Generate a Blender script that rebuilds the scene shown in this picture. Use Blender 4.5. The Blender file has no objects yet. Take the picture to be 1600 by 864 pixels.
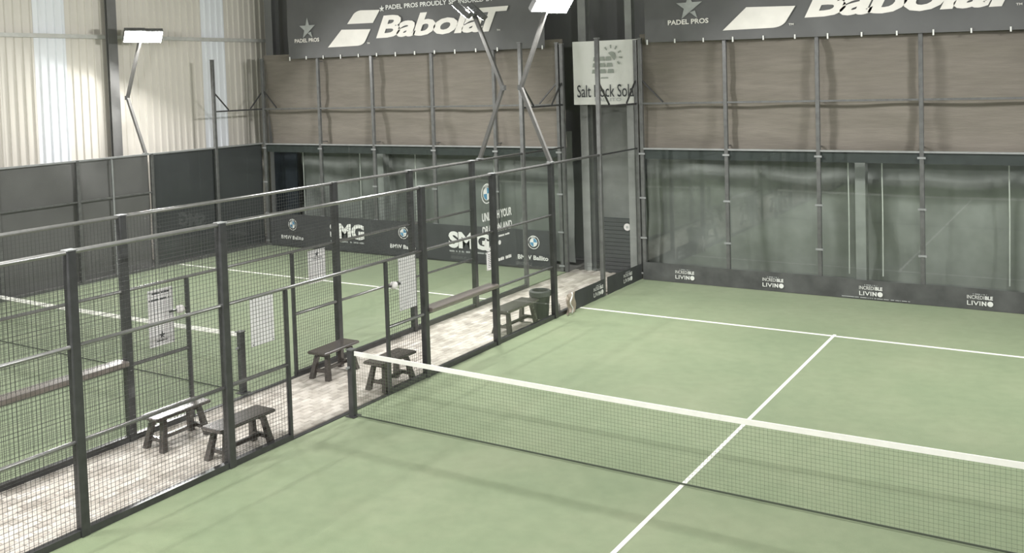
import bpy, math, random
from mathutils import Vector, Matrix
random.seed(7)
SC = bpy.context.scene
COL = SC.collection

# ------------------------------------------------------------------ camera
yaw, pitch, roll = -0.5649, 0.0465, -0.0314
fwd = Vector((math.sin(yaw)*math.cos(pitch), math.cos(yaw)*math.cos(pitch), -math.sin(pitch)))
rgt = Vector((math.cos(yaw), -math.sin(yaw), 0))
upv = rgt.cross(fwd)
r2 = math.cos(roll)*rgt + math.sin(roll)*upv
u2 = -math.sin(roll)*rgt + math.cos(roll)*upv
cam = bpy.data.cameras.new('camera')
cam.sensor_width = 36.0
cam.sensor_fit = 'HORIZONTAL'
cam.lens = 1502.32*36/1600
cam.shift_x = (800-787.82)/1600
cam.shift_y = (195.13-432)/1600
cam.clip_end = 300
co = bpy.data.objects.new('camera', cam)
COL.objects.link(co)
M = Matrix((r2, u2, -fwd)).transposed().to_4x4()
M.translation = Vector((9.0986, -9.9684, 4.6144))
co.matrix_world = M
SC.camera = co

# ------------------------------------------------------------------ world, exposure
W = bpy.data.worlds.new('hall_ambient')  # even grey ambient fill, added through the open right and rear
SC.world = W
W.use_nodes = True
W.node_tree.nodes['Background'].inputs[0].default_value = (0.83, 0.83, 0.84, 1)
W.node_tree.nodes['Background'].inputs[1].default_value = 0.40
vs = SC.view_settings
vs.view_transform = 'Standard'
vs.look = 'None'
vs.exposure = 0.19
vs.gamma = 1.0
vs.use_curve_mapping = False
LAMP_W = 205.0

# ------------------------------------------------------------------ helpers
def link(o, parent=None):
    COL.objects.link(o)
    if parent is not None:
        o.parent = parent
    return o

def tag(o, label=None, cat=None, group=None, kind=None):
    if label: o['label'] = label
    if cat: o['category'] = cat
    if group: o['group'] = group
    if kind: o['kind'] = kind
    return o

def empty(name, loc=(0, 0, 0), rz=0.0):
    o = bpy.data.objects.new(name, None)
    o.empty_display_size = 0.2
    o.location = loc
    o.rotation_euler = (0, 0, rz)
    return link(o)

class MB:
    def __init__(s):
        s.v = []; s.f = []
    def add(s, vs_, fs):
        n = len(s.v)
        s.v += [tuple(p) for p in vs_]
        s.f += [tuple(i+n for i in f) for f in fs]
        return s
    def box(s, x0, x1, y0, y1, z0, z1):
        return s.add([(x0,y0,z0),(x1,y0,z0),(x1,y1,z0),(x0,y1,z0),(x0,y0,z1),(x1,y0,z1),(x1,y1,z1),(x0,y1,z1)],
                     [(3,2,1,0),(4,5,6,7),(0,1,5,4),(1,2,6,5),(2,3,7,6),(3,0,4,7)])
    def bev(s, x0, x1, y0, y1, z0, z1, b=0.008):
        """box with chamfered vertical and top edges"""
        def ring(i, z):
            return [(x0+i+b,y0+i,z),(x1-i-b,y0+i,z),(x1-i,y0+i+b,z),(x1-i,y1-i-b,z),(x1-i-b,y1-i,z),(x0+i+b,y1-i,z),(x0+i,y1-i-b,z),(x0+i,y0+i+b,z)]
        vs_ = ring(b, z0)+ring(0, z0+b)+ring(0, z1-b)+ring(b, z1)
        fs = [tuple(range(7,-1,-1)), tuple(range(24,32))]
        for k in range(3):
            for i in range(8):
                j = (i+1) % 8
                fs.append((k*8+i, k*8+j, k*8+8+j, k*8+8+i))
        return s.add(vs_, fs)
    def bar(s, a, b, w, h=None, up=(0, 0, 1)):
        """rectangular bar from a to b, w wide and h high"""
        h = h or w
        a = Vector(a); b = Vector(b); d = (b-a).normalized(); upv_ = Vector(up)
        if abs(d.dot(upv_)) > .98: upv_ = Vector((1, 0, 0))
        x = d.cross(upv_).normalized(); y = x.cross(d).normalized()
        vs_ = []
        for p in (a, b):
            for sx, sy in ((-1,-1),(1,-1),(1,1),(-1,1)):
                vs_.append(p+x*sx*w/2+y*sy*h/2)
        return s.add(vs_, [(3,2,1,0),(4,5,6,7),(0,1,5,4),(1,2,6,5),(2,3,7,6),(3,0,4,7)])
    def tube(s, pts, r, n=10, cap=True):
        pts = [Vector(p) for p in pts]
        rs = r if isinstance(r, (list, tuple)) else [r]*len(pts)
        base = len(s.v); prevx = None
        for i, p in enumerate(pts):
            d = (pts[min(i+1, len(pts)-1)]-pts[max(i-1, 0)]).normalized()
            if prevx is None:
                ref = Vector((0, 0, 1)) if abs(d.z) < .9 else Vector((1, 0, 0))
                x = d.cross(ref).normalized()
            else:
                x = (prevx-d*prevx.dot(d)).normalized()
            prevx = x; y = d.cross(x)
            for k in range(n):
                a = 2*math.pi*k/n
                s.v.append(tuple(p+(x*math.cos(a)+y*math.sin(a))*rs[i]))
        for i in range(len(pts)-1):
            for k in range(n):
                j = (k+1) % n
                s.f.append((base+i*n+k, base+i*n+j, base+(i+1)*n+j, base+(i+1)*n+k))
        if cap:
            s.f.append(tuple(base+k for k in range(n-1, -1, -1)))
            s.f.append(tuple(base+(len(pts)-1)*n+k for k in range(n)))
        return s
    def lathe(s, prof, n=24, c=(0, 0, 0)):
        """profile of (radius, z)"""
        base = len(s.v)
        for r, z in prof:
            for k in range(n):
                a = 2*math.pi*k/n
                s.v.append((c[0]+r*math.cos(a), c[1]+r*math.sin(a), c[2]+z))
        for i in range(len(prof)-1):
            for k in range(n):
                j = (k+1) % n
                s.f.append((base+i*n+k, base+i*n+j, base+(i+1)*n+j, base+(i+1)*n+k))
        s.f.append(tuple(base+k for k in range(n-1, -1, -1)))
        s.f.append(tuple(base+(len(prof)-1)*n+k for k in range(n)))
        return s
    def poly(s, pts, o, u, v, n, t=0.003):
        """flat polygon (u, v coordinates) with thickness t"""
        o, u, v, n = map(Vector, (o, u, v, n))
        a = [o+u*p[0]+v*p[1] for p in pts]
        b = [q+n*t for q in a]
        k = len(pts)
        fs = [tuple(range(k, 2*k))]
        for i in range(k):
            j = (i+1) % k
            fs.append((i, j, k+j, k+i))
        return s.add(a+b, fs)
    def grid(s, nx, ny, fn):
        base = len(s.v)
        for j in range(ny+1):
            for i in range(nx+1):
                s.v.append(tuple(fn(i/nx, j/ny)))
        for j in range(ny):
            for i in range(nx):
                a = base+j*(nx+1)+i
                s.f.append((a, a+1, a+nx+2, a+nx+1))
        return s
    def mesh(s, name, mat, smooth=False):
        me = bpy.data.meshes.new(name)
        me.from_pydata(s.v, [], s.f)
        if mat: me.materials.append(mat)
        if smooth:
            for p in me.polygons: p.use_smooth = True
        me.update()
        return me
    def build(s, name, mat, parent=None, smooth=False, loc=None):
        o = bpy.data.objects.new(name, s.mesh(name, mat, smooth))
        if loc: o.location = loc
        return link(o, parent)

def copy_tree(o, parent=None):
    c = o.copy(); COL.objects.link(c); c.parent = parent
    for ch in list(o.children): copy_tree(ch, c)
    return c

# ------------------------------------------------------------------ materials
def node_mat(name):
    m = bpy.data.materials.new(name); m.use_nodes = True
    nt = m.node_tree
    return m, nt, nt.nodes['Principled BSDF']

def mat(name, col, rough=.6, metal=0.0, var=.12, scale=6.0, bump=0.0, bscale=60.0, coat=0.0, stretch=(1, 1, 1), spec=.5):
    m, nt, p = node_mat(name)
    N, L = nt.nodes, nt.links
    tc = N.new('ShaderNodeTexCoord'); mp = N.new('ShaderNodeMapping')
    mp.inputs['Scale'].default_value = stretch
    L.new(tc.outputs['Object'], mp.inputs['Vector'])
    ns = N.new('ShaderNodeTexNoise'); ns.inputs['Scale'].default_value = scale; ns.inputs['Detail'].default_value = 4
    L.new(mp.outputs[0], ns.inputs['Vector'])
    cr = N.new('ShaderNodeValToRGB')
    e = cr.color_ramp.elements
    e[0].position = .3; e[1].position = .7
    e[0].color = (*[c*(1-var) for c in col], 1); e[1].color = (*[min(1, c*(1+var)) for c in col], 1)
    L.new(ns.outputs['Fac'], cr.inputs[0]); L.new(cr.outputs[0], p.inputs['Base Color'])
    p.inputs['Roughness'].default_value = rough; p.inputs['Metallic'].default_value = metal
    p.inputs['Coat Weight'].default_value = coat; p.inputs['Coat Roughness'].default_value = .16
    p.inputs['Specular IOR Level'].default_value = spec
    if bump:
        n2 = N.new('ShaderNodeTexNoise'); n2.inputs['Scale'].default_value = bscale; n2.inputs['Detail'].default_value = 3
        L.new(mp.outputs[0], n2.inputs['Vector'])
        bp = N.new('ShaderNodeBump'); bp.inputs['Strength'].default_value = bump; bp.inputs['Distance'].default_value = .02
        L.new(n2.outputs['Fac'], bp.inputs['Height']); L.new(bp.outputs[0], p.inputs['Normal'])
    return m

def turf_mat(name, c0, c1, c2):
    m, nt, p = node_mat(name); N, L = nt.nodes, nt.links
    tc = N.new('ShaderNodeTexCoord')
    n1 = N.new('ShaderNodeTexNoise'); n1.inputs['Scale'].default_value = .55; n1.inputs['Detail'].default_value = 6; n1.inputs['Roughness'].default_value = .62
    n2 = N.new('ShaderNodeTexNoise'); n2.inputs['Scale'].default_value = 5.0; n2.inputs['Detail'].default_value = 5
    n3 = N.new('ShaderNodeTexNoise'); n3.inputs['Scale'].default_value = 140; n3.inputs['Detail'].default_value = 2
    for n in (n1, n2, n3): L.new(tc.outputs['Object'], n.inputs['Vector'])
    r1 = N.new('ShaderNodeValToRGB'); e = r1.color_ramp.elements
    e[0].position = .32; e[0].color = (*c0, 1); e[1].position = .68; e[1].color = (*c2, 1)
    k = e.new(.5); k.color = (*c1, 1)
    L.new(n1.outputs['Fac'], r1.inputs[0])
    mx = N.new('ShaderNodeMix'); mx.data_type = 'RGBA'; mx.blend_type = 'MULTIPLY'; mx.inputs[0].default_value = .8
    r2_ = N.new('ShaderNodeValToRGB'); e = r2_.color_ramp.elements
    e[0].position = .3; e[0].color = (.87, .88, .86, 1); e[1].position = .7; e[1].color = (1, 1, 1, 1)
    L.new(n2.outputs['Fac'], r2_.inputs[0])
    L.new(r1.outputs[0], mx.inputs[6]); L.new(r2_.outputs[0], mx.inputs[7])
    L.new(mx.outputs[2], p.inputs['Base Color'])
    p.inputs['Roughness'].default_value = .85; p.inputs['Specular IOR Level'].default_value = .25
    p.inputs['Sheen Weight'].default_value = .15
    bp = N.new('ShaderNodeBump'); bp.inputs['Strength'].default_value = .5; bp.inputs['Distance'].default_value = .01
    L.new(n3.outputs['Fac'], bp.inputs['Height']); L.new(bp.outputs[0], p.inputs['Normal'])
    return m

def glass_mat(name, tint=(.965, .98, .97), base=.035):
    m = bpy.data.materials.new(name); m.use_nodes = True
    nt = m.node_tree; N, L = nt.nodes, nt.links
    N.clear()
    out = N.new('ShaderNodeOutputMaterial'); mix = N.new('ShaderNodeMixShader')
    tr = N.new('ShaderNodeBsdfTransparent'); tr.inputs[0].default_value = (*tint, 1)
    gl = N.new('ShaderNodeBsdfGlossy'); gl.inputs['Roughness'].default_value = .015; gl.inputs[0].default_value = (.95, 1, .97, 1)
    lw = N.new('ShaderNodeLayerWeight')
    pw = N.new('ShaderNodeMath'); pw.operation = 'POWER'; pw.inputs[1].default_value = 5
    ma = N.new('ShaderNodeMath'); ma.operation = 'MULTIPLY_ADD'; ma.inputs[1].default_value = .93; ma.inputs[2].default_value = base
    L.new(lw.outputs['Facing'], pw.inputs[0]); L.new(pw.outputs[0], ma.inputs[0])
    L.new(ma.outputs[0], mix.inputs[0]); L.new(tr.outputs[0], mix.inputs[1]); L.new(gl.outputs[0], mix.inputs[2])
    L.new(mix.outputs[0], out.inputs[0])
    return m

def brick_mat(name):
    m, nt, p = node_mat(name); N, L = nt.nodes, nt.links
    oi = N.new('ShaderNodeObjectInfo'); ge = N.new('ShaderNodeNewGeometry')
    ad = N.new('ShaderNodeMath'); ad.operation = 'ADD'
    fr = N.new('ShaderNodeMath'); fr.operation = 'FRACT'
    L.new(oi.outputs['Random'], ad.inputs[0]); L.new(ge.outputs['Random Per Island'], ad.inputs[1]); L.new(ad.outputs[0], fr.inputs[0])
    cr = N.new('ShaderNodeValToRGB'); e = cr.color_ramp.elements
    e[0].color = (.39, .36, .32, 1); e[1].color = (.62, .585, .535, 1)
    k = e.new(.5); k.color = (.525, .49, .44, 1)
    L.new(fr.outputs[0], cr.inputs[0])
    tc = N.new('ShaderNodeNewGeometry')
    ns = N.new('ShaderNodeTexNoise'); ns.inputs['Scale'].default_value = 2.2; ns.inputs['Detail'].default_value = 8; ns.inputs['Roughness'].default_value = .7
    L.new(tc.outputs['Position'], ns.inputs['Vector'])
    r2_ = N.new('ShaderNodeValToRGB'); e = r2_.color_ramp.elements
    e[0].position = .33; e[0].color = (.66, .64, .61, 1); e[1].position = .62; e[1].color = (1, 1, 1, 1)
    L.new(ns.outputs['Fac'], r2_.inputs[0])
    mx = N.new('ShaderNodeMix'); mx.data_type = 'RGBA'; mx.blend_type = 'MULTIPLY'; mx.inputs[0].default_value = 1
    L.new(cr.outputs[0], mx.inputs[6]); L.new(r2_.outputs[0], mx.inputs[7]); L.new(mx.outputs[2], p.inputs['Base Color'])
    p.inputs['Roughness'].default_value = .62
    return m

def emit_mat(name, col, s):
    m, nt, p = node_mat(name)
    p.inputs['Base Color'].default_value = (.9, .9, .9, 1)
    p.inputs['Emission Color'].default_value = (*col, 1); p.inputs['Emission Strength'].default_value = s
    return m

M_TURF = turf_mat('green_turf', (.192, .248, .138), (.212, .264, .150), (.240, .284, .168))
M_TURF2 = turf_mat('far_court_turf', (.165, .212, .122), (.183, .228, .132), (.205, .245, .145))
M_LINE = mat('white_line', (.82, .82, .76), .8, var=.05, scale=20)
M_CONC = mat('bare_concrete', (.2, .19, .18), .85, bump=.2)
M_BRICK = brick_mat('beige_paver')
M_STEEL = mat('charcoal_powder_coat', (.050, .051, .052), .28, var=.2, scale=9, spec=.6)
M_STEEL2 = mat('lightened_charcoal_steel', (.115, .118, .115), .35, var=.2, scale=9, spec=.6)  # charcoal lightened to carry the lit, hazy look of the far frames
M_RAIL = mat('glossy_charcoal_tube', (.24, .24, .232), .26, .5, var=.1, scale=9, spec=.7)
M_MAST = mat('grey_mast_paint', (.13, .128, .122), .4, var=.1, scale=6)
M_WIRE = mat('dark_wire', (.06, .062, .06), .5, var=.1)
M_GREYST = mat('galvanised_grey_steel', (.30, .31, .31), .5, .2, var=.12, scale=5)
M_COLST = mat('grey_painted_column', (.27, .28, .27), .6, var=.15, scale=3)
M_COLD = mat('dull_grey_column', (.17, .17, .165), .8, var=.1, scale=3, spec=.2)
M_GLASS = glass_mat('toughened_glass')
M_GLASS2 = glass_mat('clean_side_glass', (.985, .99, .985), .016)
M_BROWN = mat('brown_shade_cloth', (.212, .193, .166), .95, var=.08, scale=3.0, bump=.35, bscale=9, spec=.15, stretch=(.6, 1, 5))
M_TARP = mat('dark_green_tarpaulin', (.235, .245, .232), .7, var=.18, scale=1.6, bump=.9, bscale=2.2, spec=.3)
M_SCREEN = mat('grey_screen_net', (.135, .136, .132), .95, var=.08, scale=1.2, bump=.15, bscale=80, spec=.1)
M_SCREEN2 = mat('dark_screen_net', (.062, .066, .068), .95, var=.08, scale=1.2, bump=.15, bscale=80, spec=.1)
M_BANNER = mat('black_banner_vinyl', (.12, .122, .122), .6, var=.12, scale=1.0, bump=.15, bscale=5)
M_STRIP = mat('charcoal_strip_vinyl', (.085, .088, .086), .6, var=.3, scale=2.5, bump=.1, bscale=9)
M_STRIP2 = mat('black_strip_vinyl', (.055, .058, .06), .6, var=.12, scale=2.0, bump=.1, bscale=9)
M_CREAM = mat('cream_print', (.86, .835, .785), .7, var=.05, scale=3)
M_WHITE = mat('white_print', (.82, .83, .80), .7, var=.05, scale=3)
M_GREYPR = mat('grey_print', (.42, .44, .43), .7, var=.1, scale=8)
M_BLUE = mat('blue_print', (.10, .30, .48), .6, var=.05)
M_INK = mat('dark_ink', (.045, .05, .055), .7, var=.05)
M_SIGNG = mat('pale_grey_green_print', (.30, .33, .29), .7, var=.08)
M_SOLAR = mat('white_banner_vinyl', (.72, .73, .69), .6, var=.05, scale=1.5, bump=.15, bscale=6)
M_PAPER = mat('white_sign_board', (.90, .88, .885), .6, var=.04, scale=4)
M_WOOD = mat('dark_varnished_wood', (.062, .054, .049), .24, var=.3, scale=7, bump=.08, bscale=25, coat=.9, stretch=(6, 1, 6))
M_WOOD2 = mat('brown_timber_plank', (.13, .108, .096), .24, var=.25, scale=7, bump=.08, bscale=25, coat=.9, stretch=(6, 1, 6))
M_PLANK = mat('satin_timber_plank', (.16, .135, .122), .3, var=.2, scale=7, bump=.05, bscale=25, coat=1.0, stretch=(6, 1, 6), spec=.8)
M_PLANK.node_tree.nodes['Principled BSDF'].inputs['Coat Roughness'].default_value = .3
M_SHEET = mat('cream_steel_sheet', (.68, .65, .585), .45, var=.06, scale=.9, stretch=(1, 1, .25))
M_SHEETW = mat('white_translucent_sheet', (.80, .83, .86), .4, var=.05, scale=.9, stretch=(1, 1, .25))
M_GIRT = mat('pale_painted_girt', (.52, .52, .49), .5, var=.08)
M_BACKW = mat('dark_grey_cladding', (.24, .245, .245), .7, var=.15, scale=1.5, stretch=(1, 1, .3))
M_NAVY = mat('navy_black_sheet', (.018, .024, .034), .8, var=.2)
M_CEIL = mat('roof_sheet', (.5, .5, .48), .6, var=.08)
M_PLAST = mat('black_bin_plastic', (.024, .025, .026), .45, var=.2, scale=6)
M_TAN = mat('tan_vinyl_back', (.34, .29, .235), .6, var=.2, scale=9)
M_NETSTR = mat('green_black_net_cord', (.11, .14, .085), .8, var=.1)
M_CORD2 = mat('dark_green_black_band', (.035, .042, .04), .8, var=.2)
M_CORD = mat('dark_green_cord', (.07, .085, .06), .8, var=.1)
M_BAND = mat('white_net_band', (.86, .85, .80), .7, var=.03, scale=10)
M_LED = emit_mat('led_glare', (1, .98, .93), 55)
M_TAG = mat('white_plastic', (.78, .75, .74), .5, var=.05)
M_ROPE = mat('white_rope', (.62, .64, .60), .8, var=.1)
M_BOTTLE = mat('cloudy_bottle_plastic', (.55, .55, .53), .35, var=.1)

# ------------------------------------------------------------------ lettering
def text_pts(s, bold=0.0, shear=0.0, space=1.0, res=3):
    cu = bpy.data.curves.new('letters', 'FONT')
    cu.body = s; cu.offset = bold; cu.shear = shear; cu.space_character = space; cu.resolution_u = res
    cu.fill_mode = 'FRONT'
    o = bpy.data.objects.new('letters', cu); COL.objects.link(o)
    dg = bpy.context.evaluated_depsgraph_get()
    me = bpy.data.meshes.new_from_object(o.evaluated_get(dg))
    v = [tuple(p.co[:2]) for p in me.vertices]; f = [tuple(p.vertices) for p in me.polygons]
    bpy.data.objects.remove(o); bpy.data.curves.remove(cu); bpy.data.meshes.remove(me)
    return v, f

def letters(mb, s, o, u, v, n, x0, x1, z0, z1, bold=0.0, shear=0.0, space=1.0, lift=0.002):
    """fit string s in the box x0..x1, z0..z1 of the plane o + u*x + v*z"""
    pv, pf = text_pts(s, bold, shear, space)
    ax = min(p[0] for p in pv); bx = max(p[0] for p in pv); ay = min(p[1] for p in pv); by = max(p[1] for p in pv)
    o, u, v, n = map(Vector, (o, u, v, n))
    out = []
    for p in pv:
        X = x0+(p[0]-ax)/(bx-ax)*(x1-x0); Z = z0+(p[1]-ay)/(by-ay)*(z1-z0)
        out.append(o+u*X+v*Z+n*lift)
    return mb.add(out, pf)

STAR = [(1252,176),(1282,272),(1386,273),(1303,333),(1254,369),(1170,431),(1197,333),(1117,273),(1222,272)]
LEG = [(1254,370),(1311,357),(1335,432)]
def star(mb, o, u, v, n, cx, cz, h, lift=0.002):
    for P in (STAR, LEG):
        pts = [((x-1252)/256*h+cx, (304-y)/256*h+cz) for x, y in P]
        pts = pts[::-1]
        mb.poly(pts, Vector(o)+Vector(n)*lift*.2, u, v, n, lift)
    return mb

def disc(mb, o, u, v, n, cx, cz, r, lift, a0=0.0, a1=2*math.pi, r0=0.0, k=24):
    o = Vector(o)
    outer = [(cx+r*math.cos(a0+(a1-a0)*i/k), cz+r*math.sin(a0+(a1-a0)*i/k)) for i in range(k+1)]
    if r0 > 0:
        for i in range(k):
            q = [outer[i], outer[i+1], (cx+r0*math.cos(a0+(a1-a0)*(i+1)/k), cz+r0*math.sin(a0+(a1-a0)*(i+1)/k)), (cx+r0*math.cos(a0+(a1-a0)*i/k), cz+r0*math.sin(a0+(a1-a0)*i/k))]
            mb.poly(q, o, u, v, n, lift)
    else:
        full = abs(a1-a0-2*math.pi) < 1e-6
        mb.poly(outer[:-1] if full else outer+[(cx, cz)], o, u, v, n, lift)
    return mb

def roundel(parent, o, u, v, n, cx, cz, r):
    """ring badge with blue and white quarters"""
    a = MB(); disc(a, o, u, v, n, cx, cz, r, .002, r0=r*.90); disc(a, o, u, v, n, cx, cz, r*.60, .002, math.pi/2, math.pi, k=8); disc(a, o, u, v, n, cx, cz, r*.60, .002, 1.5*math.pi, 2*math.pi, k=8)
    disc(a, o, u, v, n, cx, cz, r*.66, .002, r0=r*.60)
    letters(a, 'BMW', o, u, v, n, cx-r*.42, cx+r*.42, cz+r*.66, cz+r*.88, bold=.02, lift=.004)
    e = a.build('badge', M_WHITE, parent)
    b = MB(); disc(b, o, u, v, n, cx, cz, r*.60, .002, 0, math.pi/2, k=8); disc(b, o, u, v, n, cx, cz, r*.60, .002, math.pi, 1.5*math.pi, k=8)
    b.build('badge_quarter', M_BLUE, e)

def dashes(mb, o, u, v, n, x0, x1, z0, z1, seed=1):
    """tiny lettering too small to read: short broken strokes"""
    rr = random.Random(seed); x = x0
    while x < x1:
        w = rr.uniform(.5, 1.1)*(z1-z0)
        if rr.random() > .14:
            q = [(x, z0), (min(x+w*.8, x1), z0), (min(x+w*.8, x1), z1-rr.random()*.3*(z1-z0)), (x, z1)]
            mb.poly(q, o, u, v, n, .002)
        x += w
    return mb

# ------------------------------------------------------------------ setting: ground
tag(MB().box(-13.6, 12.5, -12.5, 12.2, -.30, -.06).build('floor', M_CONC), kind='structure')
XF = -1.90          # far court fence line
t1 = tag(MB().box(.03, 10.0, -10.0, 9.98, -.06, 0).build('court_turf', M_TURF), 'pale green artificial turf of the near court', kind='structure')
MB().box(4.975, 5.025, -6.95, 7.05, 0, .006).build('center_line', M_LINE, t1)
for s in (-1, 1):
    MB().box(.05, 9.98, s*6.95-.034, s*6.95+.034, 0, .005).build('service_line', M_LINE, t1)
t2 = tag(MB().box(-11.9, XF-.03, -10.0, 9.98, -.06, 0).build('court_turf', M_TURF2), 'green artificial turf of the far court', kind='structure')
MB().box(-6.945, -6.895, -6.75, 6.85, 0, .006).build('center_line', M_LINE, t2)
for s in (-1, 1):
    MB().box(-11.85, XF-.05, s*6.78-.032, s*6.78+.032, 0, .005).build('service_line', M_LINE, t2)

# paving between the courts: single bricks near, joined ones beyond
pave = tag(MB().box(XF-.03, .03, -10, 10.5, -.06, -.028).build('paving', mat('joint_sand', (.27, .25, .225), .9)), 'beige brick paved walkway between the two courts', kind='structure')
def brick_mb(cx, cy, z=0.0, mb=None):
    m = mb or MB()
    a, b, c = .0475, .0975, .006
    vs_ = [(cx-a,cy-b,z-.026),(cx+a,cy-b,z-.026),(cx+a,cy+b,z-.026),(cx-a,cy+b,z-.026),
           (cx-a,cy-b,z-c),(cx+a,cy-b,z-c),(cx+a,cy+b,z-c),(cx-a,cy+b,z-c),
           (cx-a+c,cy-b+c,z),(cx+a-c,cy-b+c,z),(cx+a-c,cy+b-c,z),(cx-a+c,cy+b-c,z)]
    fs = [(8,9,10,11)]
    for k in (0, 4):
        for i in range(4):
            j = (i+1) % 4
            fs.append((k+i, k+j, k+4+j, k+4+i))
    return m.add(vs_, fs)
spots = []
for i in range(18):
    for j in range(104):
        x = XF+.05+i*.1; y = -9.9+j*.2-(.1 if i % 2 else 0)
        if y > 10.38: continue
        spots.append((x, y))
camxy = Vector((9.1, -9.97))
def in_view(p):
    d = Vector((p[0], p[1], 0))-M.translation
    z = d.dot(fwd); X = 787.8+1502.3*d.dot(r2)/z; Y = 195.1-1502.3*d.dot(u2)/z
    return 0 < X < 1600 and 0 < Y < 864
spots.sort(key=lambda p: (not in_view(p), (Vector(p)-camxy).length))
bm0 = brick_mb(0, 0).mesh('brick', M_BRICK)
for x, y in spots[:300]:
    o = bpy.data.objects.new('brick', bm0)
    o.location = (x, y, -.002+random.uniform(-.003, .002)); o.rotation_euler = (random.uniform(-.01, .01), random.uniform(-.01, .01), random.uniform(-.01, .01))
    link(o, pave)
rest = MB()
for x, y in spots[300:]: brick_mb(x, y, -.002+random.uniform(-.003, .002), rest)
tag(rest.build('brick_field', M_BRICK, pave), kind='stuff')

# ------------------------------------------------------------------ setting: building shell
wl = tag(MB().box(-13.3, -13.12, -12.5, 12.2, 0, 9.0).build('wall_left', M_GIRT), kind='structure')
def sheet(y0, y1, m):
    mb = MB(); w = y1-y0; n = 4; X = -13.05; pts = []
    for k in range(n):
        a = y0+w*k/n; q = w/n
        pts += [(a, 0), (a+q*.60, 0), (a+q*.70, .035), (a+q*.90, .035)]
    pts.append((y1, 0))
    vs_ = []; fs = []
    for z in (0.02, 8.95):
        for y, d in pts: vs_.append((X+d, y, z))
    for z in (0.02, 8.95):
        for y, d in pts: vs_.append((X+d-.006, y, z))
    L_ = len(pts)
    for i in range(L_-1):
        fs.append((i, i+1, L_+i+1, L_+i)); fs.append((2*L_+i+1, 2*L_+i, 3*L_+i, 3*L_+i+1))
    mb.add(vs_, fs)
    return mb.build('corrugated_sheet', m, wl)
ys = -12.4
WHITE_AT = (0.3, 3.68, 8.55, -3.0, -6.4, -9.7)
while ys < 11.5:
    sheet(ys, ys+.845, M_SHEETW if any(abs(ys-w) < .43 for w in WHITE_AT) else M_SHEET)
    ys += .85
tag(MB().box(-12.99, -12.87, -12.4, 11.55, 6.00, 6.10).build('trim_1', M_GIRT), 'pale steel girt along the corrugated wall', kind='structure')
wb = tag(MB().box(-13.1, 12.5, 11.6, 11.8, 0, 9.0).build('wall_back', M_BACKW), kind='structure')
tag(MB().box(-13.3, 12.5, -12.5, 11.8, 9.0, 9.15).build('ceiling', M_CEIL), kind='structure')
MB().box(-12.25, -11.33, 10.72, 10.76, 0, 2.95).build('gap_dark_sheet', M_NAVY, wb)  # dark sheet added to give the darkness of the corner gap

def hcol(x, y, label, w=.22, d=.24, z1=9.0, m=M_COLST, along='x'):
    o = empty('steel_column', (x, y, -.06)); tag(o, label, kind='structure')
    h = z1+.06
    if along == 'x':
        MB().box(-w/2, w/2, -d/2, -d/2+.02, .02, h).build('flange', m, o)
        MB().box(-w/2, w/2, d/2-.02, d/2, .02, h).build('flange', m, o)
        MB().box(-.012, .012, -d/2+.02, d/2-.02, .02, h).build('web', m, o)
    else:
        MB().box(-d/2, -d/2+.02, -w/2, w/2, .02, h).build('flange', m, o)
        MB().box(d/2-.02, d/2, -w/2, w/2, .02, h).build('flange', m, o)
        MB().box(-d/2+.02, d/2-.02, -.012, .012, .02, h).build('web', m, o)
    MB().box(-w/2-.05, w/2+.05, -d/2-.05, d/2+.05, 0, .02).build('base_plate', m, o)
    return o
hcol(-12.78, 5.72, 'grey building column against the cream corrugated wall', .27, .10, along='y', m=M_COLD)
hcol(-12.45, 11.05, 'dark building column in the corner beside the left sponsor banner', .3, .3, m=M_BACKW)
hcol(-1.60, 10.62, 'grey building column under the white square banner', .20, .26)
hcol(4.72, 10.62, 'grey building column behind the near court back glass', .20, .26)
hcol(-7.95, 10.62, 'grey building column behind the far court back glass', .20, .26)
hcol(-.26, 10.30, 'tall light grey column at the corner of the near court', .17, .17)

# ------------------------------------------------------------------ courts: fences
def post(parent, x, y, h, s=.10, m=M_STEEL, cap=True, name='post'):
    p = MB().bev(x-s/2, x+s/2, y-s/2, y+s/2, 0, h, .006).build(name, m, parent)
    if cap:
        MB().box(x-s/2-.008, x+s/2+.008, y-s/2-.008, y+s/2+.008, h, h+.012).build('post_cap', M_GREYST, p)
    return p

def wires(x, y0, y1, z0, z1, axis='y', pitch=.05, r=.0016):
    mb = MB()
    n = int(round((y1-y0)/pitch)); k = int(round((z1-z0)/pitch))
    for i in range(1, n):
        y = y0+(y1-y0)*i/n
        mb.box(x-r, x+r, y-r, y+r, z0, z1)
    for j in range(1, k):
        z = z0+(z1-z0)*j/k
        mb.box(x-r+.004, x+r+.004, y0, y1, z-r, z+r)
    return mb

def pane_x(parent, x, y0, y1, z0, z1):
    return MB().box(x-.005, x+.005, y0, y1, z0, z1).build('glass_pane', M_GLASS2, parent)

def brace_pair(parent, a, b, z, size=.03, L=.52, H=.5):
    """knee braces from two posts down to the rail between them"""
    a = Vector(a); b = Vector(b); d = (b-a).normalized()
    for p, s in ((a, 1), (b, -1)):
        MB().bar((p.x+d.x*s*.04, p.y+d.y*s*.04, z+H), (p.x+d.x*s*L, p.y+d.y*s*L, z+.02), size).build('brace', M_STEEL, parent)

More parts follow.
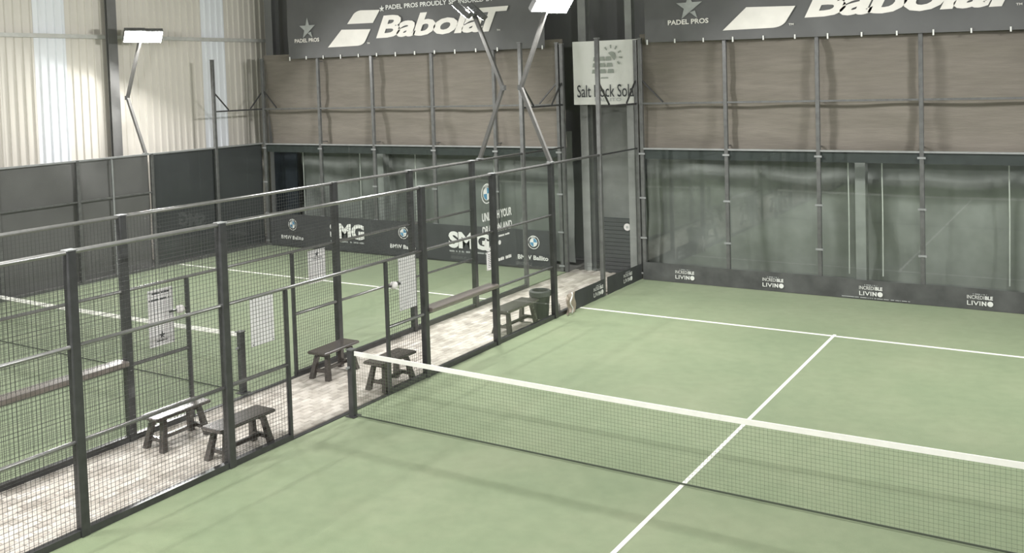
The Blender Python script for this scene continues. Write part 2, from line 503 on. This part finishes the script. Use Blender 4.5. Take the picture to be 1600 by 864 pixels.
def side_fence(name, X, label, posts, tall, gate, glass_from, back, board, detail=True, st=M_STEEL):
    f = empty(name, (0, 0, 0)); tag(f, label, 'fence')
    for y in posts: post(f, X, y, 3.0, m=st)
    for y in tall: post(f, X, y, 5.42, .085, m=M_STEEL2)
    ylo = posts[0]
    MB().tube([(X, ylo, 2.985), (X, tall[0], 2.985)], .027, 12).build('top_rail', M_RAIL, f, smooth=True)
    MB().tube([(X, ylo, 2.0), (X, 6.0, 2.0)], .023, 12).build('middle_rail', M_RAIL, f, smooth=True)
    for a, b in ((ylo, gate[0]), (gate[1], 6.0)):
        MB().tube([(X, a, 1.0), (X, b, 1.0)], .023, 12).build('lower_rail', M_RAIL, f, smooth=True)
    MB().box(X-.05, X+.03, ylo, gate[0], -.02, .075).build('kerb', st, f)
    MB().box(X-.05, X+.03, gate[1], tall[0], -.02, .075).build('kerb', st, f)
    MB().box(X-.04, X+.03, gate[0], gate[1], -.02, .012).build('threshold', st, f)
    MB().box(X-.025, X+.025, tall[0], tall[1], 3.97, 4.01).build('high_rail', st, f)
    MB().box(X-.02, X+.02, tall[0], tall[1], 2.965, 2.995).build('glass_rail', st, f)
    brace_pair(f, (X, tall[0], 0), (X, tall[1], 0), 4.0)
    for y in gate: post(f, X, y, 1.98, .05, m=st, cap=False, name='gate_post')
    seq = [y for y in posts if y <= glass_from]
    for a, b in zip(seq[:-1], seq[1:]):
        if a < gate[0] < b:
            regs = [(a, gate[0], .075, 1.98), (gate[1], b, .075, 1.98), (a, b, 2.02, 2.955)]
        else:
            regs = [(a, b, .075, 2.955)]
        for (y0, y1, z0, z1) in regs:
            if detail: tag(wires(X, y0, y1, z0, z1).build('wire_mesh', M_WIRE, f), kind='stuff')
    gl = [y for y in posts if y >= glass_from]+list(tall)
    panes = []
    for a, b in zip(gl[:-1], gl[1:]):
        panes.append(pane_x(f, X, a+.055, b-.055, .08, 2.95))
    if board:
        MB().bev(X-.115, X+.115, board[0]+.05, board[1]-.05, 1.024, 1.09, .012).build('plank_counter', M_PLANK, f)
    return f, panes

PN = [-10, -8, -6.05, -4.07, -2.08, 1.90, 3.94, 6.0]
nf, _ = side_fence('court_fence', 0.0, 'dark steel and mesh side fence of the near court with a gateway at the net', PN, (8.09, 10.0), (-1.06, .98), 1.90, True, (1.90, 3.94))
PF = [-10, -8, -6.05, -4.07, -2.08, 2.0, 4.05, 6.1]
ff, fpanes = side_fence('court_fence', XF, 'dark steel and mesh side fence of the far court beyond the paved walkway', PF, (8.12, 10.0), (-1.08, .97), 2.0, True, (-4.07, -2.08))
rf, _ = side_fence('court_fence', 10.05, 'dark steel side fence on the right of the near court', PN, (8.09, 10.0), (-1.06, .98), 1.90, True, None, detail=False)

# lettering stuck on the far court side glass
u, v, n = (0, 1, 0), (0, 0, 1), (1, 0, 0)
o = (XF+.0055, 0, 0)
def stick(name, fn):
    b_ = MB(); fn(b_); return tag(b_.build(name, M_WHITE, ff), kind='stuff' if name == 'fine_print' else None)
stick('window_lettering', lambda b_: letters(b_, 'UNLEASH YOUR', o, u, v, n, 6.41, 7.56, 1.70, 1.88, bold=.03))
stick('window_lettering', lambda b_: letters(b_, 'DRAGON AND', o, u, v, n, 6.41, 7.56, 1.42, 1.60, bold=.03))
stick('fine_print', lambda b_: dashes(b_, o, u, v, n, 7.02, 7.45, 1.30, 1.34, 3))
stick('round_sticker', lambda b_: disc(b_, o, u, v, n, 7.05, 1.18, .05, .002))
stick('curved_mark', lambda b_: disc(b_, o, u, v, n, 6.62, 1.22, .16, .002, 2.2, 5.6, r0=.09))
stick('curved_mark', lambda b_: disc(b_, o, u, v, n, 6.75, 1.02, .14, .002, -1.2, 2.2, r0=.08))
stick('fine_print', lambda b_: dashes(b_, o, u, v, n, 6.92, 7.50, .79, .86, 5))
roundel(ff, o, u, v, n, 6.62, 2.27, .21)

# far side of the far court: screened fence
XS = -11.95
fs_ = empty('court_fence'); tag(fs_, 'screened dark fence on the far side below the cream corrugated wall', 'fence')
for y in (-10, -8, -6, -4, -2, 0.02, 2, 4.0, 6.12): post(fs_, XS, y, 3.0, .08, M_STEEL2)
for y in (8.25, 10.1): post(fs_, XS, y, 5.42, .085, M_STEEL2)
post(fs_, XS, 4.95, 2.95, .045, M_GREYST, cap=False, name='pipe')
MB().box(XS-.03, XS+.03, -10, 10.1, 2.97, 3.01).build('top_rail', M_GREYST, fs_)
MB().box(XS-.02, XS+.02, -10, 6.1, 1.98, 2.02).build('middle_rail', M_STEEL2, fs_)
MB().box(XS-.03, XS+.03, -10, 10.1, 0, .06).build('kerb', M_STEEL2, fs_)
MB().box(XS-.025, XS+.025, 8.25, 10.1, 3.97, 4.01).build('high_rail', M_STEEL, fs_)
brace_pair(fs_, (XS, 8.25, 0), (XS, 10.1, 0), 4.0)
for a, b in ((6.17, 8.2), (8.3, 10.05)): pane_x(fs_, XS+.02, a, b, .07, 2.96)
def cloth_x(x, y0, y1, z0, z1, amp, seed, nx=60, ny=16):
    r_ = random.Random(seed); ph = [(r_.uniform(1, 5), r_.uniform(.5, 4), r_.uniform(0, 6.28)) for _ in range(5)]
    def fn(a, b):
        y = y0+(y1-y0)*a; z = z0+(z1-z0)*b
        d = sum(math.sin(p*y+q*z+t) for p, q, t in ph)*amp/3
        return (x+d, y, z)
    return MB().grid(nx, ny, fn)
cloth_x(XS-.12, -10, 6.1, .05, 2.97, .018, 3).build('screen_net', M_SCREEN, fs_, smooth=True)
cloth_x(XS-.12, 6.15, 10.05, .05, 2.97, .012, 4, 20).build('screen_net', M_SCREEN2, fs_, smooth=True)

# back cages
def back_fence(xs, label, z_post=5.45):
    f = empty('glass_frame'); tag(f, label, 'frame')
    for x in xs:
        p = post(f, x, 10.0, z_post, .08, M_STEEL2)
        for z in (2.86, 1.86, .95, .14):
            MB().box(x-.075, x+.075, 9.945, 9.962, z-.02, z+.02).build('clamp', M_GREYST, p)
    a, b = xs[0], xs[-1]
    MB().box(a, b, 9.975, 10.025, 3.97, 4.01).build('high_rail', M_STEEL2, f)
    MB().box(a, b, 9.965, 10.03, 2.955, 2.99).build('glass_rail', M_GREYST, f)
    MB().box(a, b, 9.97, 10.03, 0, .05).build('kerb', M_STEEL2, f)
    MB().box(a+.05, b-.05, 10.012, 10.036, 2.74, 2.95).build('dark_band', M_CORD2, f)  # plain dark band behind the glass, just under the rail
    for p, q in zip(xs[:-1], xs[1:]):
        MB().box(p+.045, q-.045, 9.995, 10.005, .06, 2.95).build('glass_pane', M_GLASS, f)
    brace_pair(f, (a, 10, 0), (b, 10, 0), 4.0)
    return f
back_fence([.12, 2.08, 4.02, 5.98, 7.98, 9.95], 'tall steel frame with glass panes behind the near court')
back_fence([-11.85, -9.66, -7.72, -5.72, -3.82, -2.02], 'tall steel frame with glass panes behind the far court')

# ------------------------------------------------------------------ cloths behind the glass
def cloth_y(x0, x1, y, z0, z1, amp, seed, fold=1.0, nx=110, ny=40, lean=0.0, sag=0.0, bays=()):
    r_ = random.Random(seed)
    ph = [(r_.uniform(.4, 1.6), r_.uniform(5, 13)*fold, r_.uniform(0, 6.28)) for _ in range(6)]
    ph2 = [(r_.uniform(1.5, 4)*(1 if r_.random() > .5 else -1), r_.uniform(1, 4), r_.uniform(0, 6.28)) for _ in range(5)]
    def fn(a, b):
        x = x0+(x1-x0)*a; z = z0+(z1-z0)*b
        m_ = .55+.45*math.sin(1.7*x+seed)*math.sin(2.1*z)
        d = sum(math.sin(p*x+q*z+t+.5*math.sin(2*x)) for p, q, t in ph)*amp*.25*m_
        d += sum(math.sin(p*x+q*z+t) for p, q, t in ph2)*amp*.35
        d += lean*(1-b)
        zz = z-sag*abs(math.sin(x*1.6+.4))*b
        return (x, y+d, zz)
    return MB().grid(nx, ny, fn)
def shade(x0, x1, seed, posts, label):
    c = tag(cloth_y(x0, x1, 10.16, 2.96, 5.55, .035, seed, lean=.10).build('shade_cloth', M_BROWN, smooth=True), label, 'cloth')
    for x in posts:
        for z in (3.05, 3.99, 5.30): MB().box(x-.015, x+.015, 10.042, 10.26, z-.012, z+.012).build('strap', M_STEEL2, c)
    return c
shade(.05, 10.3, 11, (2.08, 4.02, 5.98, 7.98), 'brown shade cloth above the near court back glass')
shade(-11.87, -1.95, 12, (-9.66, -7.72, -5.72, -3.82), 'brown shade cloth above the far court back glass')
def tarp(x0, x1, y, z1, seed, label, nx=150):
    o = cloth_y(x0, x1, y, .02, z1, .075, seed, fold=.25, nx=nx, ny=40).build('tarpaulin', M_TARP, smooth=True)
    return tag(o, label, 'tarpaulin')
ta = tarp(-.22, 10.3, 10.98, 3.3, 21, 'creased dark green tarpaulin hanging behind the near court glass')
tb = tarp(-11.36, -2.2, 10.98, 3.3, 22, 'creased dark green tarpaulin hanging behind the far court glass')
tc_ = tarp(-1.45, -.24, 10.90, 4.05, 23, 'narrow dark tarpaulin closing the end of the walkway', nx=30)
for x in (7.44, 4.50, 5.16):
    MB().tube([(x, 10.42, 3.0), (x+.01, 10.41, 1.7), (x, 10.42, .40)], .012, 6).build('hanging_rope', M_ROPE, ta)
for x in (-10.77, -8.62, -6.68, -6.03, -4.17):
    MB().tube([(x, 10.42, 3.0), (x+.01, 10.41, 1.7), (x, 10.42, .9)], .010, 6).build('hanging_rope', M_ROPE, tb)

# ------------------------------------------------------------------ banners
U, V, NB = (1, 0, 0), (0, 0, 1), (0, -1, 0)
def big_banner(dx, x0, x1, z0a, z0b, label, zoff):
    b = empty('sponsor_banner', (dx, 9.88, 0)); tag(b, label, 'banner')
    r_ = random.Random(int(dx*10)); ph = [(r_.uniform(2, 6), r_.uniform(1, 5), r_.uniform(0, 6.28)) for _ in range(4)]
    def fn(a, c):
        x = x0+(x1-x0)*a
        zb = z0a+(z0b-z0a)*a
        z = zb+(7.35-zb)*c
        y = sum(math.sin(p*x+q*z+t) for p, q, t in ph)*.005+.012*math.exp(-c*9)*math.sin(9.8*x)
        return (x, y, z)
    MB().grid(90, 24, fn).build('vinyl', M_BANNER, b, smooth=True)
    o = (0, -.022, zoff)
    # star and club name
    mb = MB(); star(mb, o, U, V, NB, 1.36, 6.10, .56); mb.build('star', M_WHITE if dx > 0 else M_GREYPR, b)
    mb = MB(); letters(mb, 'PADEL PROS', o, U, V, NB, .86, 1.79, 5.70, 5.81, bold=.03); mb.build('club_lettering', M_CREAM, b)
    # two slanted marks
    def bez(p0, p1, p2, k=6):
        return [((1-t)**2*p0[0]+2*(1-t)*t*p1[0]+t*t*p2[0], (1-t)**2*p0[1]+2*(1-t)*t*p1[1]+t*t*p2[1]) for t in [i/k for i in range(k+1)]]
    lo = [(2.10, 5.52)]+bez((3.18, 5.52), (3.36, 5.53), (3.44, 5.63))+[(3.64, 5.94), (2.62, 5.98)]
    up = [(2.83, 6.12)]+[(3.73, 6.10), (3.98, 6.43)]+bez((3.32, 6.46), (3.10, 6.44), (3.02, 6.32))
    mb = MB(); mb.poly(lo, o, U, V, NB, .003); mb.poly(up, o, U, V, NB, .003)
    letters(mb, 'TM', o, U, V, NB, 3.50, 3.60, 5.55, 5.59, bold=.02)
    mb.build('slanted_mark', M_CREAM, b)
    mb = MB()
    letters(mb, 'Babola', o, U, V, NB, 3.82, 7.22, 5.68, 6.27, bold=.035, shear=.28, space=.92)
    letters(mb, 'T', o, U, V, NB, 7.08, 7.98, 5.68, 6.27, bold=.030, shear=.28)
    letters(mb, 'TM', o, U, V, NB, 7.62, 7.72, 5.68, 5.72, bold=.02)
    mb.build('wordmark', M_CREAM, b)
    mb = MB()
    star(mb, o, U, V, NB, 4.05, 6.46, .17); mb.build('small_star', M_WHITE, b)
    x = 4.18
    for word, w in (('PADEL', .55), ('PROS', .45), ('PROUDLY', .84), ('SPONSORED', 1.06), ('BY', .22)):
        mb = MB(); letters(mb, word, o, U, V, NB, x, x+w, 6.42, 6.54, bold=.025)
        mb.build('sponsor_lettering', M_WHITE, b); x += w+.065
    k = int((x1-x0)/.62)
    for i in range(k+1):
        x = x0+.06+(x1-x0-.12)*i/k; zb = z0a+(z0b-z0a)*i/k
        MB().box(x-.014, x+.014, -.03, -.015, zb-.03+.05*((i*7) % 3 == 0)*-.4, zb+.06).build('tie', M_WHITE, b)
    return b
big_banner(0.0, .30, 10.2, 5.35, 5.20, 'dark sponsor banner with cream wordmark on the right, above near court', 0.0)
big_banner(-11.22, .58, 8.95, 5.40, 5.35, 'dark sponsor banner with cream wordmark on the left, above far court', .14)

# square solar banner
sb = empty('square_banner', (-.80, 10.12, 3.98)); tag(sb, 'white square banner with sun and panel drawing on the walkway end', 'banner')
MB().grid(16, 14, lambda a, b: (-.86+1.72*a, .006*math.sin(9*a+4*b), 1.48*b-.01*a)).build('vinyl', M_SOLAR, sb, smooth=True)
o = (0, -.014, 0); mb = MB()
letters(mb, 'Salt Rock Solar', o, U, V, NB, -.76, .80, .17, .46, bold=.004)
mb.build('lettering', M_INK, sb)
mb = MB(); letters(mb, 'BALLITO', o, U, V, NB, -.30, .38, .07, .15, bold=.01); mb.build('small_lettering', M_GREYPR, sb)
mb = MB()
for j in range(3):
    for i in range(3):
        x0 = -.36+.20*i+(.02*j if i == 0 else (-.02*j if i == 2 else 0)); z0 = .72+.145*j
        w = .17-.015*j
        mb.poly([(x0, z0), (x0+w, z0), (x0+w-.02, z0+.095), (x0+.02, z0+.095)], o, U, V, NB, .002)
mb.poly([(-.14, .60), (.06, .60), (.04, .63), (-.12, .63)], o, U, V, NB, .002)
disc(mb, o, U, V, NB, .15, 1.10, .115, .002, -.9, 2.3, k=16)
for k in range(6):
    a = -.7+k*.58
    c, s = math.cos(a), math.sin(a)
    mb.poly([(.15+c*.19-s*.015, 1.10+s*.19+c*.015), (.15+c*.19+s*.015, 1.10+s*.19-c*.015), (.15+c*.27+s*.02, 1.10+s*.27-c*.02), (.15+c*.27-s*.02, 1.10+s*.27+c*.02)], o, U, V, NB, .002)
mb.build('drawing', M_SIGNG, sb)

# strip banner behind the far court
st = empty('strip_banner', (0, 9.93, 0)); tag(st, 'long black strip banner along the foot of the far court back glass', 'banner')
MB().grid(60, 6, lambda a, b: (-11.7+9.55*a, .004*math.sin(40*a)+.006*b, .04+.92*b)).build('vinyl', M_STRIP2, st, smooth=True)
o = (0, -.012, 0)
for cx, off in ((-10.80, .0), (-6.77, .0), (-2.77, .0)):
    roundel(st, o, U, V, NB, cx, .665, .165)
    mb = MB(); letters(mb, 'BMW Ballito', o, U, V, NB, cx-.46, cx+.40, .235, .345, bold=.028); mb.build('dealer_lettering', M_WHITE, st)
for cx in (-8.75, -4.68):
    mb = MB(); letters(mb, 'SMG', o, U, V, NB, cx-.62, cx+.62, .37, .80, bold=.05)
    mb.build('bold_lettering', M_WHITE, st)
    mb = MB(); dashes(mb, o, U, V, NB, cx-.60, cx+.60, .27, .315, int(-cx*10)); tag(mb.build('fine_print', M_GREYPR, st), kind='stuff')

# strip banner behind the near court
def living(parent, o, u, v, n, cx, cz, sc=1.0):
    mb = MB()
    letters(mb, 'INCREDI', o, u, v, n, cx-.22*sc, cx+.07*sc, cz+.02*sc, cz+.09*sc, bold=.0)
    letters(mb, 'BLE', o, u, v, n, cx+.085*sc, cx+.22*sc, cz+.02*sc, cz+.09*sc, bold=.04)
    letters(mb, 'LIVI', o, u, v, n, cx-.22*sc, cx+.01*sc, cz-.10*sc, cz-.015*sc, bold=.005)
    letters(mb, 'N', o, u, v, n, cx+.03*sc, cx+.11*sc, cz-.10*sc, cz-.015*sc, bold=.05)
    disc(mb, o, u, v, n, cx+.175*sc, cz-.057*sc, .05*sc, .003)
    mb.build('lettering', M_WHITE, parent)
    mb = MB(); dashes(mb, o, u, v, n, cx-.12*sc, cx+.12*sc, cz+.105*sc, cz+.125*sc, 9); tag(mb.build('fine_print', M_GREYPR, parent), kind='stuff')
s1 = empty('strip_banner', (0, 9.92, 0)); tag(s1, 'low charcoal strip banner along the foot of the near court back glass', 'banner')
MB().grid(70, 6, lambda a, b: (.10+9.8*a, .004*math.sin(50*a)+.006*b, .005+.40*b+.008*math.sin(21*a)*b)).build('vinyl', M_STRIP, s1, smooth=True)
for cx in (1.10, 3.06, 5.02, 6.98, 8.95): living(s1, (0, -.012, 0), U, V, NB, cx, .19)
mb = MB(); dashes(mb, (0, -.013, 0), U, V, NB, 4.45, 5.75, .035, .055, 4); tag(mb.build('scuff', M_GREYPR, s1), kind='stuff')

# side strips at the foot of the side glass
UY, NX = (0, 1, 0), (1, 0, 0)
s2 = empty('strip_banner', (.062, 0, 0)); tag(s2, 'short black strip banner on side glass with a peeling end', 'banner')
MB().grid(20, 4, lambda a, b: (.004*math.sin(20*a), 6.66+1.36*a, .01+.37*b)).build('vinyl', M_STRIP2, s2)
living(s2, (.012, 0, 0), UY, V, NX, 7.72, .19)
def peel(a, b):
    return (.05*math.sin(a*7.0+b*1.5)+.05*a, 6.66-.42*a+.05*math.sin(b*6), .01+(.40-.10*a)*b)
MB().grid(14, 8, peel).build('peeled_end', M_TAN, s2, smooth=True)
MB().tube([(.09, 6.40+.05*math.sin(k*1.1), .02+.05*k) for k in range(9)], .014, 6).build('pale_edge', M_WHITE, s2, smooth=True)
s3 = empty('strip_banner', (.062, 0, 0)); tag(s3, 'short black strip banner on side glass beside the back corner', 'banner')
MB().grid(20, 4, lambda a, b: (.004*math.sin(20*a), 8.16+1.74*a, .01+(.38-.03*a)*b)).build('vinyl', M_STRIP2, s3)
living(s3, (.012, 0, 0), UY, V, NX, 9.16, .20)

# ribbed mat and round tag at the end of the walkway
rm = empty('ribbed_panel', (0, 10.40, -.026)); tag(rm, 'dark ribbed panel leaning upright across the end of the walkway', 'panel')
for k in range(14):
    MB().box(-1.22, -.34, -.02+.004*(k % 2), .02, .004+.094*k, .094*k+.088).build('slat', M_STRIP2, rm)
MB().box(-1.22, -.34, .021, .035, 0, 1.32).build('backing', M_NAVY, rm)
rt = empty('round_tag', (-.475, 10.37, 1.10)); tag(rt, 'small round white tag on the dark panel beside grey corner column', 'tag')
a = MB(); disc(a, (0, -.0, 0), U, V, NB, 0, 0, .085, .02); a.build('disc', M_TAG, rt)
a = MB(); disc(a, (0, -.021, 0), U, V, NB, 0, 0, .030, .004); a.build('boss', M_GREYPR, rt)

# ------------------------------------------------------------------ nets
def net(x0, x1, label, strings=True):
    nt_ = empty('padel_net', ((x0+x1)/2, 0, 0)); tag(nt_, label, 'net')
    h = (x1-x0)/2
    top = lambda x: .88+.045*(abs(x)/h)**1.6
    K = 30
    mb = MB()
    xs = [-h+.06+(2*h-.12)*i/K for i in range(K+1)]
    def band(z_of, dz, t, m, name):
        b = MB(); vs_ = []; fs = []
        for x in xs:
            z = z_of(x); vs_ += [(x, -t, z-dz), (x, t, z-dz), (x, t, z), (x, -t, z)]
        for i in range(K):
            for q in range(4):
                fs.append((i*4+q, i*4+(q+1) % 4, i*4+4+(q+1) % 4, i*4+4+q))
        fs += [(3, 2, 1, 0), tuple(K*4+q for q in range(4))]
        b.add(vs_, fs); return b.build(name, m, nt_)
    band(top, .062, .007, M_BAND, 'top_band')
    band(lambda x: .028, .018, .005, M_CORD, 'bottom_cord')
    r = .0010
    n_ = int((2*h-.12)/.045)
    for i in range(n_+1):
        x = -h+.06+(2*h-.12)*i/n_
        mb.box(x-r, x+r, -r, r, .02, top(x)-.05)
    for j in range(1, 19):
        a = j/19
        vs_ = []; fs = []
        for x in xs:
            z = .02+(top(x)-.07)*a; vs_ += [(x, -r, z-r), (x, -r, z+r), (x, r, z+r), (x, r, z-r)]
        for i in range(K):
            for q in range(4): fs.append((i*4+q, i*4+4+q, i*4+4+(q+1) % 4, i*4+(q+1) % 4))
        mb.add(vs_, fs)
    tag(mb.build('net_mesh', M_NETSTR, nt_), kind='stuff')
    for s in (-1, 1):
        p = MB().bev(s*h-.045, s*h+.045, -.045, .045, 0, .935, .008).build('post', M_STEEL, nt_)
        MB().box(s*h-.055, s*h+.055, -.055, .055, .935, .95).build('post_cap', M_STEEL2, p)
        MB().tube([(s*h, -.05, .70), (s*h, -.10, .70)], .02, 8).build('winch', M_GREYST, p)
        MB().box(s*h-.08, s*h+.08, -.08, .08, 0, .012).build('foot_plate', M_STEEL, p)
    return nt_
net(.14, 9.93, 'white banded net across the near court')
net(-11.82, XF-.16, 'white banded net across the far court behind the fences')

# ------------------------------------------------------------------ benches
def bench(loc, label, L=.84, Wd=.36, rz=0.0):
    b = empty('bench', loc, rz); tag(b, label, 'bench', 'dark wooden benches on the walkway')
    MB().bev(-Wd/2, Wd/2, -L/2, L/2, .405, .45, .012).build('seat', M_WOOD, b)
    for sy in (-1, 1):
        y = sy*(L/2-.13)
        for sx in (-1, 1):
            m = MB()
            a = Vector((sx*.095, y-sy*.03, .405)); c = Vector((sx*.165, y+sy*.045, 0))
            vs_ = []
            for p, w in ((a, .032), (c, .042)):
                for dx, dy in ((-1,-1),(1,-1),(1,1),(-1,1)): vs_.append((p.x+dx*w, p.y+dy*w*.85, p.z))
            m.add(vs_, [(0,1,2,3),(7,6,5,4),(0,4,5,1),(1,5,6,2),(2,6,7,3),(3,7,4,0)])
            m.build('leg', M_WOOD, b)
        MB().box(-.125, .125, y-.022, y+.022, .10, .15).build('cross_rail', M_WOOD, b)
        MB().box(-.13, .13, y-.025-sy*.03, y+.025-sy*.03, .345, .405).build('top_rail', M_WOOD, b)
    MB().box(-.022, .022, -L/2+.14, L/2-.14, .105, .15).build('stretcher', M_WOOD, b)
    return b
bench((-.275, -1.68, 0), 'dark bench behind the near fence, just left of the net gateway', .92, .36)
bench((-1.33, -1.80, 0), 'dark bench with a shining seat against the far fence', .88, .34)
bench((-1.46, 1.38, 0), 'dark bench standing in the open gateway of the far fence', .86, .36, .03)
bench((-.27, 1.34, 0), 'dark bench partly hidden behind the white net band', .84, .38, .0)
bench((-.30, 5.04, 0), 'dark bench beside the round black bin', 1.12, .40)

# bin
bn = empty('litter_bin', (-.27, 5.92, 0)); tag(bn, 'round black plastic bin behind a fence post at the end of a bench', 'bin')
MB().lathe([(.15, 0), (.155, .02), (.19, .46), (.185, .47), (.175, .46), (.14, .04)], 24).build('body', M_PLAST, bn, smooth=False)
MB().lathe([(.195, .43), (.215, .44), (.215, .52), (.195, .54), (.16, .54), (.16, .50), (.18, .44)], 24).build('rim', M_STRIP, bn)
MB().tube([(-.19, 0, .40), (-.235, 0, .38), (-.235, 0, .33), (-.19, 0, .31)], .012, 6).build('handle', M_PLAST, bn)
bt = empty('bottle', (-.13, 6.33, 0)); tag(bt, 'pale plastic bottle standing on the paving behind the side glass', 'bottle')
MB().lathe([(.05, 0), (.058, .01), (.058, .16), (.045, .20), (.018, .23), (.018, .25)], 16).build('body', M_BOTTLE, bt, smooth=False)
MB().lathe([(.022, .25), (.022, .28), (.018, .285)], 12).build('cap', M_WHITE, bt)

# ------------------------------------------------------------------ signs on the mesh
def sign(X, y0, y1, z0, z1, label, marks):
    s = empty('court_sign', (X, (y0+y1)/2, (z0+z1)/2)); tag(s, label, 'sign')
    w, h = (y1-y0), (z1-z0)
    MB().bev(-.006, .006, -w/2, w/2, -h/2, h/2, .003).build('board', M_PAPER, s)
    o = (.0065, 0, 0)
    def ink(name, fn):
        mb = MB(); fn(mb); tag(mb.build(name, M_INK, s), kind='stuff' if name == 'fine_print' else None)
    if marks == 'both':
        ink('star', lambda mb: star(mb, o, UY, V, NX, 0, -h*.31, .10))
        ink('fine_print', lambda mb: dashes(mb, o, UY, V, NX, -w*.22, w*.2, -h*.42, -h*.40, 2))
        ink('fine_print', lambda mb: dashes(mb, o, UY, V, NX, -w*.34, w*.34, h*.42, h*.45, 3))
        ink('fine_print', lambda mb: dashes(mb, o, UY, V, NX, -w*.47, w*.40, h*.31, h*.34, 6))
    elif marks == 'top':
        ink('star', lambda mb: star(mb, o, UY, V, NX, 0, h*.36, .09))
        ink('lettering', lambda mb: letters(mb, 'PADEL PROS', o, UY, V, NX, -w*.28, w*.28, h*.21, h*.255, bold=.02))
    elif marks == 'fine':
        for k in range(8): ink('fine_print', lambda mb: dashes(mb, o, UY, V, NX, -w*.35, w*.35, h*(.35-.1*k), h*(.38-.1*k), k))
    for sy in (-1, 1):
        for sz in (-1, 1):
            MB().box(-.002, .012, sy*w*.44-.008, sy*w*.44+.008, sz*h*.46-.008, sz*h*.46+.008).build('cable_tie', M_GREYST, s)
    return s
sign(XF-.016, -1.72, -1.31, 1.135, 1.915, 'tall white sign with black lines and star on the far fence, left of gateway', 'both')
sign(XF-.016, 1.35, 1.75, 1.405, 1.95, 'white sign with small star and name on the far fence, right of gateway', 'top')
sign(-.016, -1.655, -1.265, 1.37, 2.0, 'blank white sign behind near fence mesh, above the front bench', '')
sign(-.016, 1.30, 1.72, 1.17, 1.97, 'tall blank white sign on the near fence beyond the net post', '')
sign(XF+.016, 6.52, 6.78, .67, 1.05, 'small white notice low on the far court side glass', 'fine')

def latch(X, y, z, label):
    a = empty('gate_latch', (X, y, z)); tag(a, label, 'latch')
    MB().lathe([(.04, -.05), (.058, -.03), (.062, 0), (.058, .03), (.04, .05)], 16).build('cover', M_TAG, a, smooth=True)
    MB().box(-.012, .012, .055, .15, -.015, .015).build('bar', M_STEEL, a)
    MB().box(-.012, .012, -.18, -.055, -.012, .012).build('bar', M_STEEL, a)
latch(.0, 1.16, 1.60, 'round white latch cover on the near fence beside a tall sign')
latch(XF, -1.21, 1.57, 'round white latch cover on the far fence beside a tall sign')

# ------------------------------------------------------------------ floodlight masts
def mast(x, y, s, label):
    """s = +1: lamp faces +x, kink leans to -x"""
    m = empty('floodlight_mast', (x, y, 3.01)); tag(m, label, 'floodlight', 'floodlight masts on the fence tops')
    MB().box(-.06, .06, -.06, .06, .002, .02).build('base_plate', M_GREYST, m)
    MB().bar((0, 0, .01), (-s*.62, 0, 1.47), .07, up=(0, 1, 0)).build('lower_arm', M_MAST, m)
    MB().bar((-s*.62, 0, 1.43), (s*.02, 0, 2.95), .07, up=(0, 1, 0)).build('upper_arm', M_MAST, m)
    MB().box(-s*.62-.045, -s*.62+.045, -.045, .045, 1.40, 1.50).build('elbow', M_STEEL2, m)
    MB().box(s*.02-.03, s*.02+.03, -.42, .42, 2.93, 2.99).build('cross_arm', M_GREYST, m)
    aim = Vector((s*.62, -.30 if y > 0 else .30, -.72)).normalized()
    for k, yy in enumerate((-.27, .27)):
        c = Vector((s*.14, yy, 3.02))
        q = aim.to_track_quat('-Z', 'Y').to_matrix()
        ax, ay = q @ Vector((1, 0, 0)), q @ Vector((0, 1, 0))
        def bx(cx, hw, hh, d0, d1):
            b_ = MB(); vs_ = []
            for d in (d0, d1):
                for a, b in ((-1,-1),(1,-1),(1,1),(-1,1)): vs_.append(c+ax*a*hw+ay*b*hh+aim*d)
            b_.add(vs_, [(0,1,2,3),(7,6,5,4),(0,4,5,1),(1,5,6,2),(2,6,7,3),(3,7,4,0)]); return b_
        fx = bx(0, .25, .20, -.08, .03).build('floodlight', M_STEEL2, m)
        bx(0, .235, .185, .031, .036).build('lens', M_LED, fx)
        L = bpy.data.lights.new('flood_lamp', 'AREA'); L.shape = 'RECTANGLE'; L.size = .40; L.size_y = .30
        L.energy = LAMP_W; L.color = (1, .985, .97)
        lo = bpy.data.objects.new('flood_lamp', L); link(lo, m)
        lo.matrix_local = Matrix.Translation(c+aim*.045) @ q.to_4x4()
mast(0.0, 6.0, 1, 'bent mast on the near fence, leaning from the fence top left of the square banner')
mast(XF+.02, 6.38, -1, 'bent dark mast on the far fence, its lamp turned away from the walkway')
mast(XS-.03, 5.97, 1, 'bent mast before the cream corrugated wall with a glaring floodlight')
mast(XS, -6.0, 1, 'bent mast on the screened far fence, outside the left edge')
mast(0.0, -6.05, 1, 'bent mast on the near end of the near court left fence')
mast(XF, -6.05, -1, 'bent mast on the near end of the far court fence')
mast(10.05, 6.0, -1, 'bent mast on the right fence, back half of the near court')
mast(10.05, -6.05, -1, 'bent mast on the right fence, front half of the near court')
